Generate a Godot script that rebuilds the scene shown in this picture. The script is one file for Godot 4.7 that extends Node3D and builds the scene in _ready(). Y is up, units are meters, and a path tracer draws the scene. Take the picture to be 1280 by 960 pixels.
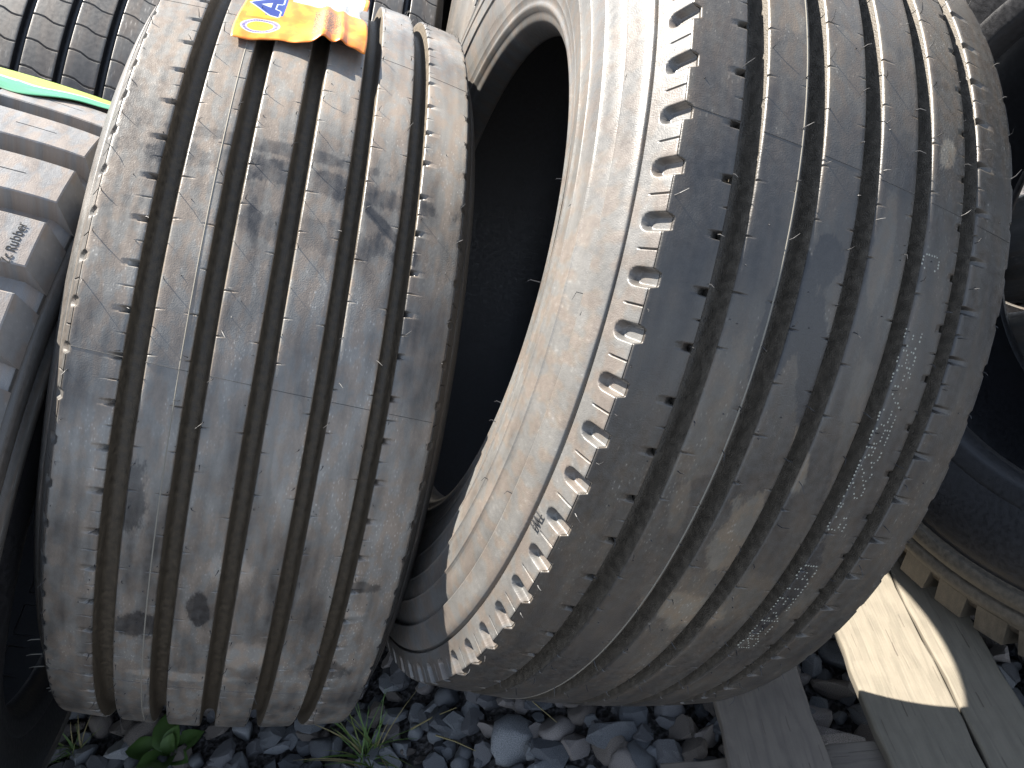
extends Node3D

# ---------------------------------------------------------------- tools
var taken := {}
var grain_tex: ImageTexture
var bump_tex: ImageTexture
var rough_tex: ImageTexture
const PITCHES := 78

func numbered(called: String) -> String:
	if not taken.has(called):
		taken[called] = 0
		return called
	taken[called] += 1
	return "%s_%03d" % [called, taken[called]]

func thing(called: String, label: String, category: String, xf: Transform3D, group := "") -> Node3D:
	var o := Node3D.new()
	o.name = numbered(called)
	add_child(o, true)
	o.transform = xf
	o.set_meta("label", label)
	o.set_meta("category", category)
	if group != "":
		o.set_meta("group", group)
	return o

func part(called: String, mesh: Mesh, mat: Material, parent: Node, at := Vector3.ZERO) -> MeshInstance3D:
	var o := MeshInstance3D.new()
	o.name = called
	o.mesh = mesh
	o.material_override = mat
	o.position = at
	o.cast_shadow = GeometryInstance3D.SHADOW_CASTING_SETTING_ON
	parent.add_child(o, true)
	return o

func arrays_mesh(P: PackedVector3Array, N: PackedVector3Array, U: PackedVector2Array, U2: PackedVector2Array, I: PackedInt32Array) -> ArrayMesh:
	var a := []
	a.resize(Mesh.ARRAY_MAX)
	a[Mesh.ARRAY_VERTEX] = P
	if N.size() == P.size():
		a[Mesh.ARRAY_NORMAL] = N
	if U.size() == P.size():
		a[Mesh.ARRAY_TEX_UV] = U
	if U2.size() == P.size():
		a[Mesh.ARRAY_TEX_UV2] = U2
	if I.size() > 0:
		a[Mesh.ARRAY_INDEX] = I
	var m := ArrayMesh.new()
	m.add_surface_from_arrays(Mesh.PRIMITIVE_TRIANGLES, a)
	return m

# a grid of rows x cols points made into one smooth mesh
func grid(rows: int, cols: int, P: PackedVector3Array, U: PackedVector2Array, U2: PackedVector2Array, flip: bool) -> ArrayMesh:
	var I := PackedInt32Array()
	var N := PackedVector3Array()
	N.resize(P.size())
	I.resize((rows - 1) * (cols - 1) * 6)
	var k := 0
	for r in rows - 1:
		for c in cols - 1:
			var a := r * cols + c
			var b := a + 1
			var d := a + cols
			var e := d + 1
			var n := (P[d] - P[b]).cross(P[e] - P[a])
			if flip:
				n = -n
				I[k] = a; I[k + 1] = d; I[k + 2] = b
				I[k + 3] = b; I[k + 4] = d; I[k + 5] = e
			else:
				I[k] = a; I[k + 1] = b; I[k + 2] = d
				I[k + 3] = b; I[k + 4] = e; I[k + 5] = d
			k += 6
			N[a] += n; N[b] += n; N[d] += n; N[e] += n
	for i in N.size():
		N[i] = N[i].normalized()
	return arrays_mesh(P, N, U, U2, I)

# angles round the tyre: fine columns where the tyre can be seen, coarse ones behind
func angle_list(n: int, fine: Array, phase: float, lo: float, hi: float) -> Array:
	var out := []          # [angle, fraction of the pitch]
	var step := TAU / n
	for i in n:
		var t0: float = -PI + i * step
		var mid := rad_to_deg(t0)
		var list: Array = fine if mid > lo and mid < hi else [0.0, 0.3, 0.5, 0.7]
		for f in list:
			out.append([t0 + (f + phase) * step, f, i])
	out.append([PI + phase * step, 0.0, n])
	return out

func ring(off: float, r: float, t: float) -> Vector3:
	return Vector3(off, r * cos(t), r * sin(t))

func bell(x: float, half: float, soft: float) -> float:
	return 1.0 - smoothstep(half - soft, half + soft, absf(x))

# a plain band of revolution through (off, r) points
func band(prof: Array, angles: Array, flip: bool, v_from := -1.0, v_to := -1.0, wob := 0.0) -> ArrayMesh:
	var rows := prof.size()
	var cols := angles.size()
	var P := PackedVector3Array()
	var U := PackedVector2Array()
	var U2 := PackedVector2Array()
	var arc := 0.0
	var total := 0.0
	for i in range(1, rows):
		total += Vector2(prof[i][0], prof[i][1]).distance_to(Vector2(prof[i - 1][0], prof[i - 1][1]))
	for i in rows:
		var o: float = prof[i][0]
		var r: float = prof[i][1]
		if i > 0:
			arc += Vector2(o, r).distance_to(Vector2(prof[i - 1][0], prof[i - 1][1]))
		for c in cols:
			var t: float = angles[c][0]
			var w := 0.0
			if wob > 0.0:
				w = wob * (sin(t * 5.0 + o * 70.0) + 0.6 * sin(t * 13.0 + r * 90.0))
			P.append(ring(o + w * signf(o), r, t))
			U.append(Vector2(t * 0.5, arc) * 4.0)
			if v_from >= 0.0:
				U2.append(Vector2(t / TAU + 0.5, lerpf(v_from, v_to, arc / total)))
			else:
				U2.append(Vector2(t / TAU + 0.5, 0.5 + o / 0.36))
	return grid(rows, cols, P, U, U2, flip)

# ---------------------------------------------------------------- computed textures
func noise_bytes(w: int, h: int, sd: int, freq: float, octaves: int, kind := FastNoiseLite.TYPE_SIMPLEX_SMOOTH) -> PackedByteArray:
	var n := FastNoiseLite.new()
	n.seed = sd
	n.noise_type = kind
	n.frequency = freq
	n.fractal_octaves = octaves
	var im := n.get_seamless_image(w, h)
	im.convert(Image.FORMAT_L8)
	return im.get_data()

func tex(w: int, h: int, fmt: int, data: PackedByteArray) -> ImageTexture:
	var im := Image.create_from_data(w, h, false, fmt, data)
	return ImageTexture.create_from_image(im)

# dust and scuffs over one tyre: u runs round it, v across it
func dust_map(w: int, h: int, sd: int, amount: float, marks: Array, dust: Color, pale: Color, theta0: float, even: float, offspan: float) -> ImageTexture:
	var big := noise_bytes(w, h, sd, 0.006, 4)
	var mid := noise_bytes(w, h, sd + 1, 0.028, 4)
	var fine := noise_bytes(w, h, sd + 2, 0.33, 3)
	var lines := noise_bytes(w, h, sd + 3, 0.05, 3)
	var data := PackedByteArray()
	data.resize(w * h * 4)
	var add := PackedFloat32Array()
	add.resize(w * h)
	for m in marks:      # [theta deg, off, half length mm round, half width mm across, slant, strength, ragged]
		var du: float = 360.0 / w
		var dv: float = offspan / h
		var cu: float = (m[0] + 180.0) / 360.0 * w
		var cv: float = (m[1] / offspan + 0.5) * h
		var hu: float = m[2] / (TAU * 498.0) * w
		var hv: float = m[3] / (offspan * 1000.0) * h
		var reach := int(maxf(hu, hv) * 1.6 + 3)
		for y in range(maxi(0, int(cv - reach)), mini(h, int(cv + reach))):
			for x in range(maxi(0, int(cu - reach)), mini(w, int(cu + reach))):
				var px: float = (x - cu) * TAU * 498.0 / w
				var py: float = (y - cv) * offspan * 1000.0 / h
				var bend: float = m[4] * px + (m[7] * px * px * 0.001 if m.size() > 7 else 0.0)
				py -= bend
				var d := Vector2(px / m[2], py / m[3]).length()
				var i: int = y * w + x
				var rag: float = (mid[i] / 255.0 - 0.5) * m[6] + (fine[i] / 255.0 - 0.5) * m[6] * 0.5
				add[i] += m[5] * (1.0 - smoothstep(0.72, 1.0, d + rag))
	for y in h:
		for x in w:
			var i := y * w + x
			var b := big[i] / 255.0
			var m2 := mid[i] / 255.0
			var f := fine[i] / 255.0
			# scuffs run round the tyre: stretch one noise along u
			var l := lines[y * w + (x / 5) % w] / 255.0
			var d := amount * (0.15 + 1.3 * b + 0.7 * (m2 - 0.5)) + 0.6 * (l - 0.5) * amount + add[i]
			d = lerpf(d, amount * 0.85, even)
			d *= 0.84 + 0.32 * f
			d = clampf(d, 0.0, 0.9)
			var sp := smoothstep(0.72, 0.86, f) * smoothstep(0.45, 0.75, m2 * 0.5 + b * 0.5 + add[i] * 0.3)
			var warm := smoothstep(0.35, 0.65, lines[i] / 255.0)
			var c := dust.lerp(Color(dust.r * 1.05, dust.g * 0.985, dust.b * 0.93), warm).lerp(pale, clampf(sp * 0.8, 0.0, 1.0))
			var j := i * 4
			data[j] = int(c.r * 255.0)
			data[j + 1] = int(c.g * 255.0)
			data[j + 2] = int(c.b * 255.0)
			data[j + 3] = int(clampf(d + sp * 0.35, 0.0, 0.95) * 255.0)
	return tex(w, h, Image.FORMAT_RGBA8, data)

func base_textures() -> void:
	var w := 512
	var a := noise_bytes(w, w, 11, 0.35, 3)
	var b := noise_bytes(w, w, 12, 0.05, 4)
	var g := PackedByteArray()
	var r := PackedByteArray()
	var h := PackedByteArray()
	g.resize(w * w * 3)
	r.resize(w * w)
	h.resize(w * w)
	for i in w * w:
		var fa := a[i] / 255.0
		var fb := b[i] / 255.0
		var v := int(clampf(0.70 + 0.26 * (fa - 0.5) + 0.30 * (fb - 0.5), 0, 1) * 255.0)
		g[i * 3] = v; g[i * 3 + 1] = v; g[i * 3 + 2] = v
		r[i] = int(clampf(0.78 + 0.34 * (fb - 0.5) + 0.22 * (fa - 0.5), 0, 1) * 255.0)
		h[i] = int(clampf(0.5 + 0.8 * (fa - 0.5) + 0.15 * (fb - 0.5), 0, 1) * 255.0)
	grain_tex = tex(w, w, Image.FORMAT_RGB8, g)
	rough_tex = tex(w, w, Image.FORMAT_L8, r)
	bump_tex = tex(w, w, Image.FORMAT_L8, h)

func rubber(tint: Color, rough: float, dust: ImageTexture, relief := 0.022, spec := 0.5) -> StandardMaterial3D:
	var m := StandardMaterial3D.new()
	m.albedo_color = tint
	m.albedo_texture = grain_tex
	m.roughness = rough
	m.roughness_texture = rough_tex
	m.metallic_specular = spec
	m.heightmap_enabled = true
	m.heightmap_texture = bump_tex
	m.heightmap_scale = relief
	if dust:
		m.detail_enabled = true
		m.detail_albedo = dust
		m.detail_blend_mode = BaseMaterial3D.BLEND_MODE_MIX
		m.detail_uv_layer = BaseMaterial3D.DETAIL_UV_2
	return m

func plain(c: Color, rough := 0.7) -> StandardMaterial3D:
	var m := StandardMaterial3D.new()
	m.albedo_color = c
	m.roughness = rough
	return m

# ---------------------------------------------------------------- tyres
func tyre_frame(c: Vector3, a: Vector3, r: float) -> Transform3D:
	var x := a.normalized()
	var y := (Vector3.UP - x * x.y).normalized()
	var z := x.cross(y)
	return Transform3D(Basis(x, y, z), c - y * r)

func mirrored(prof: Array, s: float) -> Array:
	var o := []
	for p in prof:
		o.append([p[0] * s, p[1]])
	return o

const BIG_NOTCH := 0.15
func notch(f: float, k := 1.0) -> float:
	return bell(f - 0.5, BIG_NOTCH * lerpf(0.5, 1.0, k), 0.03) * k

# one tread rib, with cuts in its edges
func rib_mesh(lo: float, hi: float, R: float, crown: float, cfg: Dictionary, angles: Array) -> ArrayMesh:
	var w := hi - lo
	var offs := [lo, lo + 0.0004, lo + 0.0015, lo + 0.0045, lo + 0.009, lo + w * 0.36, lo + w * 0.5, lo + w * 0.64, hi - 0.009, hi - 0.0045, hi - 0.0015, hi - 0.0004, hi]
	var drop := [0.0018, 0.0006, 0, 0, 0, 0, 0, 0, 0, 0, 0, 0.0006, 0.0018]
	var rows := offs.size()
	var cols := angles.size()
	var P := PackedVector3Array()
	var U := PackedVector2Array()
	var U2 := PackedVector2Array()
	var cut_l: float = cfg.get("cut_l", 0.0)
	var cut_r: float = cfg.get("cut_r", 0.0)
	var slit: float = cfg.get("slit", 0.0)
	var zig: float = cfg.get("zig", 0.0)
	var edge_l: bool = cfg.get("edge_l", false)
	var edge_r: bool = cfg.get("edge_r", false)
	var nk: float = cfg.get("nk", 1.0)
	var sd: int = int(absf(lo) * 10000.0)
	for i in rows:
		for c in cols:
			var t: float = angles[c][0]
			var f: float = angles[c][1]
			var o: float = offs[i]
			var d: float = drop[i]
			if edge_l and o - lo < 0.012:
				o = lo + maxf(o - lo, 0.0062 * notch(f, nk) + (o - lo) * 0.3)
			if edge_r and hi - o < 0.012:
				o = hi - maxf(hi - o, 0.0062 * notch(f, nk) + (hi - o) * 0.3)
			var small := bell(f - 0.5, 0.06, 0.018)
			if cut_l > 0.0 and o - lo < cut_l:
				d += 0.007 * small * (1.0 - pow((o - lo) / cut_l, 3.0))
			if cut_r > 0.0 and hi - o < cut_r:
				d += 0.007 * small * (1.0 - pow((hi - o) / cut_r, 3.0))
			if slit > 0.0 and (f < 0.001 or f > 0.999):
				var pick := (int(angles[c][2]) * 7919 + sd) % 97 / 97.0
				var pick2 := (int(angles[c][2]) * 6007 + sd * 3) % 89 / 89.0
				if o - lo < slit * (0.4 + 0.8 * pick) and not edge_l and pick > 0.3:
					d += 0.0035
				if hi - o < slit * (0.4 + 0.8 * pick2) and not edge_r and pick2 > 0.3:
					d += 0.0035
			if zig > 0.0:
				var q := (o - lo) / w
				t += zig * (clampf((q - 0.3) / 0.4, 0.0, 1.0) - 0.5)
				if f < 0.001:
					d += 0.005
			var r := R - crown * (o / 0.155) * (o / 0.155) - d
			P.append(ring(o, r, t))
			U.append(Vector2(t * 0.5, o) * 4.0)
			U2.append(Vector2(t / TAU + 0.5, 0.5 + o / 0.36))
	return grid(rows, cols, P, U, U2, true)

# shoulder face below the tread edge, with thumb-shaped notches and thin slits
func shoulder_mesh(s: float, e: Vector2, g: Vector2, angles: Array, nk: float) -> ArrayMesh:
	var stops := [0.0, 0.03, 0.1, 0.2, 0.3, 0.4, 0.48, 0.54, 0.6, 0.66, 0.72, 0.8, 0.93, 1.0]
	var dirv := (g - e).normalized()
	var nrm := Vector2(-dirv.y, dirv.x)
	var P := PackedVector3Array()
	var U := PackedVector2Array()
	var U2 := PackedVector2Array()
	for st: float in stops:
		for a in angles:
			var t: float = a[0]
			var f: float = a[1]
			var x := (f - 0.5) / (BIG_NOTCH * lerpf(0.5, 1.0, nk))
			var edge: float = 0.62 * lerpf(0.6, 1.0, nk)
			var run: float = (st - (edge - 0.17)) / 0.17
			var dd := absf(x)
			if run > 0.0:
				dd = sqrt(x * x + run * run)
			var d := 0.0066 * nk * (1.0 - smoothstep(0.80, 1.2, dd))
			if (f < 0.001 or f > 0.999) and st > 0.05 and st < 0.58:
				d += 0.0035
			var p := e.lerp(g, st) - nrm * d
			if st < 0.01:
				p.y -= 0.0018
				p = Vector2(e.x - 0.0062 * notch(f, nk), e.y - 0.0018)
			P.append(ring(p.x * s, p.y, t))
			U.append(Vector2(t * 0.5, st * 0.03) * 4.0)
			U2.append(Vector2(t / TAU + 0.5, 0.02 + st * 0.16))
	return grid(stops.size(), angles.size(), P, U, U2, s > 0)

func add_hair(P: PackedVector3Array, I: PackedInt32Array, base: Vector3, mid: Vector3, tip: Vector3, r: float) -> void:
	var d := (tip - base).normalized()
	var u := d.cross(Vector3(0.31, 0.77, 0.55)).normalized()
	var v := d.cross(u)
	var k := P.size()
	for q in [[base, 1.0], [mid, 0.8], [tip, 0.35]]:
		for j in 4:
			var an := TAU * j / 4.0
			P.append(q[0] + (u * cos(an) + v * sin(an)) * r * q[1])
	for s in 2:
		for j in 4:
			var a := k + s * 4 + j
			var b := k + s * 4 + (j + 1) % 4
			I.append_array([a, a + 4, b, b, a + 4, b + 4])
	I.append_array([k + 8, k + 10, k + 9, k + 8, k + 11, k + 10])

func hair_mesh(P: PackedVector3Array, I: PackedInt32Array) -> ArrayMesh:
	var st := SurfaceTool.new()
	st.begin(Mesh.PRIMITIVE_TRIANGLES)
	st.set_smooth_group(-1)
	for i in I:
		st.add_vertex(P[i])
	st.generate_normals()
	return st.commit()

const FINE := [0.0, 0.014, 0.035, 0.12, 0.22, 0.3, 0.33, 0.35, 0.37, 0.4, 0.425, 0.445, 0.462, 0.48, 0.5, 0.52, 0.538, 0.555, 0.575, 0.6, 0.63, 0.65, 0.67, 0.7, 0.78, 0.88, 0.965, 0.986]

# highway tyre with six ribs and five grooves
func rib_tyre(called: String, label: String, group: String, c: Vector3, a: Vector3, cfg: Dictionary) -> Node3D:
	var R := 0.5
	var crown: float = 0.010
	var root := thing(called, label, "tyre", tyre_frame(c, a, R), group)
	var up := Vector3(0, R, 0)
	var half: float = cfg.half
	var gsp: float = cfg.gap
	var gw := 0.0084
	var lo := -35.0
	var hi := 165.0
	var edges := [-half]
	for k in 5:
		edges.append((k - 2) * gsp - gw * cfg.gws[k])
		edges.append((k - 2) * gsp + gw * cfg.gws[k])
	edges.append(half)
	var ang := angle_list(PITCHES, FINE, 0.0, lo, hi)
	var coarse := angle_list(PITCHES, [0.0, 0.25, 0.5, 0.75], 0.0, lo, hi)
	for k in 6:
		var rc: Dictionary = {"slit": 0.0042, "edge_l": k == 0, "edge_r": k == 5, "nk": cfg.nks[0] if k == 0 else cfg.nks[1]}
		if k == 0:
			rc.cut_r = 0.0065
		if cfg.right_cuts and k == 5:
			rc.cut_l = 0.010
		if cfg.right_cuts and k == 4:
			rc.cut_r = 0.004
		if not cfg.right_cuts and k == 5:
			rc.cut_l = 0.005
		var ph := 0.0 if k == 0 or k == 5 else fmod(k * 0.37, 1.0)
		var an := ang if ph == 0.0 else angle_list(PITCHES, FINE, ph, lo, hi)
		part("tread_rib", rib_mesh(edges[k * 2], edges[k * 2 + 1], R, crown, rc, an), cfg.mat, root, up)
	for k in 5:
		var l: float = edges[k * 2 + 1]
		var r: float = edges[k * 2 + 2]
		var prof := []
		for q in [[-1.0, 0.0018], [-0.95, 0.004], [-0.86, 0.010], [-0.74, 0.0155], [-0.56, 0.0186], [-0.3, 0.0198], [0.0, 0.0202], [0.3, 0.0198], [0.56, 0.0186], [0.74, 0.0155], [0.86, 0.010], [0.95, 0.004], [1.0, 0.0018]]:
			var o := (l + r) * 0.5 + (r - l) * 0.5 * float(q[0])
			prof.append([o, R - crown * (o / 0.155) * (o / 0.155) - float(q[1])])
		part("tread_groove", band(prof, coarse, true), cfg.groove_mat, root, up)
	var e := Vector2(half, R - crown * (half / 0.155) * (half / 0.155))
	var g := Vector2(half + 0.0115, 0.4615)
	for s in [-1.0, 1.0]:
		part("shoulder", shoulder_mesh(s, e, g, ang, cfg.nks[0] if s < 0 else cfg.nks[1]), cfg.side_mat, root, up)
		var k := half - 0.1555
		var sw := [[0.1670, 0.4615], [0.1669, 0.4612], [0.1664, 0.4609], [0.1632, 0.4603], [0.1628, 0.4598], [0.1629, 0.4588], [0.1634, 0.4585], [0.1678, 0.4581], [0.1686, 0.4578], [0.1692, 0.4572], [0.1712, 0.4546], [0.1728, 0.4510], [0.1748, 0.4455], [0.1766, 0.4400], [0.1782, 0.4356], [0.1785, 0.4347], [0.1783, 0.4340], [0.1776, 0.4336], [0.1748, 0.4330], [0.1744, 0.4326], [0.1746, 0.4316], [0.1753, 0.4300], [0.1783, 0.4250], [0.1806, 0.4170], [0.1822, 0.4105], [0.1838, 0.4097], [0.1843, 0.4084], [0.1836, 0.4074], [0.1830, 0.4068], [0.1838, 0.4000], [0.1842, 0.3890], [0.1857, 0.3882], [0.1857, 0.3868], [0.1845, 0.3860], [0.1838, 0.3852], [0.1828, 0.3740], [0.1812, 0.3640], [0.1825, 0.3632], [0.1823, 0.3616], [0.1808, 0.3610], [0.1799, 0.3602], [0.1780, 0.3500], [0.1752, 0.3400], [0.1738, 0.3345]]
		for q in sw:
			q[0] = q[0] + k
		part("sidewall", band(mirrored(sw, s), coarse, s > 0, 0.2, 0.8, 0.0004), cfg.side_mat, root, up)
		var bd := [[0.1738, 0.3345], [0.1742, 0.3330], [0.1728, 0.3310], [0.1700, 0.3225], [0.1706, 0.3212], [0.1698, 0.3200], [0.1668, 0.3150], [0.1668, 0.3110], [0.1676, 0.3090], [0.1664, 0.3060], [0.1625, 0.3030], [0.1600, 0.2995], [0.1592, 0.2960], [0.1560, 0.2930], [0.1480, 0.2895], [0.1400, 0.2868], [0.1340, 0.2855], [0.1305, 0.2862], [0.1290, 0.2890]]
		for q in bd:
			q[0] = q[0] + k
		part("bead", band(mirrored(bd, s), coarse, s > 0, 0.8, 1.0), cfg.side_mat, root, up)
	var li := [[0.1290, 0.2890], [0.1310, 0.3000], [0.1440, 0.3200], [0.1570, 0.3500], [0.1640, 0.3850], [0.1600, 0.4200], [0.1480, 0.4450], [0.1250, 0.4620], [0.0800, 0.4710], [0.0, 0.4735]]
	var full := []
	for q in li:
		full.append([-q[0] - (half - 0.1555), q[1]])
	for i in range(li.size() - 2, -1, -1):
		full.append([li[i][0] + (half - 0.1555), li[i][1]])
	part("inner_liner", band(full, coarse, false), cfg.liner_mat, root, up)
	# vent hairs along the groove edges
	var rng := RandomNumberGenerator.new()
	rng.seed = cfg.seed
	var P := PackedVector3Array()
	var I := PackedInt32Array()
	for k in 12:
		var side := 1.0 if k % 2 == 1 else -1.0
		for i in range(30, 64):
			if rng.randf() < 0.22:
				continue
			var t := -PI + (i + fmod(k * 0.41, 1.0) + rng.randf_range(-0.08, 0.08)) * TAU / PITCHES
			var o: float = edges[k] - side * rng.randf_range(0.001, 0.004)
			if k == 0 or k == 11:
				o = edges[k] - side * 0.003
			var r := R - crown * (o / 0.155) * (o / 0.155) - 0.0006
			var b := ring(o, r, t)
			var n := Vector3(0, cos(t), sin(t))
			var tang := Vector3(0, -sin(t), cos(t))
			var L := rng.randf_range(0.0045, 0.0105) if rng.randf() < 0.8 else rng.randf_range(0.0015, 0.003)
			var lean := tang * rng.randf_range(-0.6, 0.6) + Vector3.RIGHT * rng.randf_range(-0.6, 0.6)
			var mid := b + (n + lean * 0.5) * L * 0.5
			var tip := b + (n * 0.9 + lean) * L
			add_hair(P, I, b, mid, tip, rng.randf_range(0.00035, 0.00055))
	for i in cfg.pimples:
		var t2 := deg_to_rad(rng.randf_range(-10, 110))
		var o2 := rng.randf_range(-half + 0.01, half - 0.01)
		var inside := false
		for k in 5:
			if o2 > edges[k * 2 + 1] - 0.002 and o2 < edges[k * 2 + 2] + 0.002:
				inside = true
		if inside:
			continue
		var b2 := ring(o2, R - crown * (o2 / 0.155) * (o2 / 0.155) - 0.0005, t2)
		var n2 := Vector3(0, cos(t2), sin(t2))
		add_hair(P, I, b2, b2 + n2 * 0.001, b2 + n2 * 0.0016 + Vector3(rng.randf_range(-1, 1), 0, 0) * 0.0008, 0.0006)
	var hs := part("vent_hairs", hair_mesh(P, I), cfg.hair_mat, root, up)
	hs.set_meta("kind", "stuff")
	return root

# raised mould lines: a thin ridge round the tread and thin ridges across it
func mould_lines(root: Node3D, half: float, gsp: float, ring_off: float, across: Array, mat: Material, mat2: Material) -> void:
	var R := 0.5
	var cr := func(o: float) -> float: return R - 0.010 * (o / 0.155) * (o / 0.155)
	var ang := []
	for i in 241:
		ang.append([-PI + TAU * i / 240.0, 0.0])
	var pr := [[ring_off - 0.0008, cr.call(ring_off) - 0.0002], [ring_off - 0.0003, cr.call(ring_off) + 0.0004], [ring_off + 0.0003, cr.call(ring_off) + 0.0004], [ring_off + 0.0008, cr.call(ring_off) - 0.0002]]
	part("mould_line", band(pr, ang, true), mat, root, Vector3(0, R, 0))
	for th in across:
		var P := PackedVector3Array()
		var offs := []
		for k in 6:
			var a0: float = -half + 0.002 if k == 0 else (k - 3) * gsp + 0.009
			var a1: float = half - 0.002 if k == 5 else (k - 2) * gsp - 0.009
			var I := PackedInt32Array()
			var Q := PackedVector3Array()
			for j in 7:
				var o := lerpf(a0, a1, j / 6.0)
				var t := deg_to_rad(th) + o * 0.12
				Q.append(ring(o, cr.call(o) - 0.0002, t - 0.0008))
				Q.append(ring(o, cr.call(o) + 0.0003, t))
				Q.append(ring(o, cr.call(o) - 0.0002, t + 0.0008))
			for j in 6:
				var b := j * 3
				for s in 2:
					I.append_array([b + s, b + s + 3, b + s + 1, b + s + 1, b + s + 3, b + s + 4])
			part("mould_seam", hair_mesh(Q, I), mat2, root, Vector3(0, R, 0))

# ---------------------------------------------------------------- lug tyres
func block_mesh(l0: float, l1: float, c0: float, c1: float, R: float, depth: float, skew: float, jag: float) -> ArrayMesh:
	# l = across (axial), c = angle; a chamfered block whose top follows the tyre
	var st := SurfaceTool.new()
	st.begin(Mesh.PRIMITIVE_TRIANGLES)
	st.set_smooth_group(-1)
	var ch := 0.0013
	var dc := ch / R
	var n := 9
	var top := []
	var rim := []
	var foot := []
	var stops := [0.0, 0.22, 0.36, 0.37, 0.50, 0.68, 0.69, 0.85, 1.0]
	for i in n:
		var q: float = stops[i]
		var o := lerpf(l0, l1, q)
		var sk := skew * q + jag * sin(q * 6.3)
		var cut := 0.005 if q > 0.365 and q < 0.685 and l1 - l0 > 0.06 else 0.0
		var fall := 0.010 * (o / 0.14) * (o / 0.14)
		var inner := 1.0
		var oi := clampf(o, l0 + ch, l1 - ch)
		var a0 := c0 + sk
		var a1 := c1 + sk
		var am := (a0 + a1) * 0.5
		top.append([ring(oi, R - fall, a0 + dc), ring(oi, R - fall, am - 0.0016), ring(oi, R - fall - cut, am), ring(oi, R - fall, am + 0.0016), ring(oi, R - fall, a1 - dc)])
		rim.append([ring(o, R - fall - ch * 0.8, a0), ring(o, R - fall - ch * 0.8, (a0 + a1) * 0.5), ring(o, R - fall - ch * 0.8, a1)])
		var fl := 0.05 * depth / R
		var fo := o
		if i == n - 1 and l1 > 0.12:
			fo = o + 0.013
		elif i == 0 and l0 < -0.12:
			fo = o - 0.013
		foot.append([ring(fo, R - depth, a0 - fl), ring(fo, R - depth, (a0 + a1) * 0.5), ring(fo, R - depth, a1 + fl)])
	var quad := func(a: Vector3, b: Vector3, c: Vector3, d: Vector3) -> void:
		for v in [a, b, c, a, c, d]:
			var an := atan2(v.z, v.y)
			st.set_uv(Vector2(an * 0.5, v.x) * 4.0)
			st.set_uv2(Vector2(an / TAU * 3.0 + 0.5 + l0, 0.5 + v.x / 0.36))
			st.add_vertex(v)
	for i in n - 1:
		for j in 4:
			quad.call(top[i][j], top[i][j + 1], top[i + 1][j + 1], top[i + 1][j])
		quad.call(top[i][0], top[i + 1][0], rim[i + 1][0], rim[i][0])
		quad.call(rim[i][0], rim[i + 1][0], foot[i + 1][0], foot[i][0])
		quad.call(top[i][4], rim[i][2], rim[i + 1][2], top[i + 1][4])
		quad.call(rim[i][2], foot[i][2], foot[i + 1][2], rim[i + 1][2])
	for j in 2:
		quad.call(top[0][j * 2], rim[0][j], rim[0][j + 1], top[0][j * 2 + 2])
		quad.call(rim[0][j], foot[0][j], foot[0][j + 1], rim[0][j + 1])
		quad.call(top[n - 1][j * 2], top[n - 1][j * 2 + 2], rim[n - 1][j + 1], rim[n - 1][j])
		quad.call(rim[n - 1][j], rim[n - 1][j + 1], foot[n - 1][j + 1], foot[n - 1][j])
	st.generate_normals()
	return st.commit()

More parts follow.
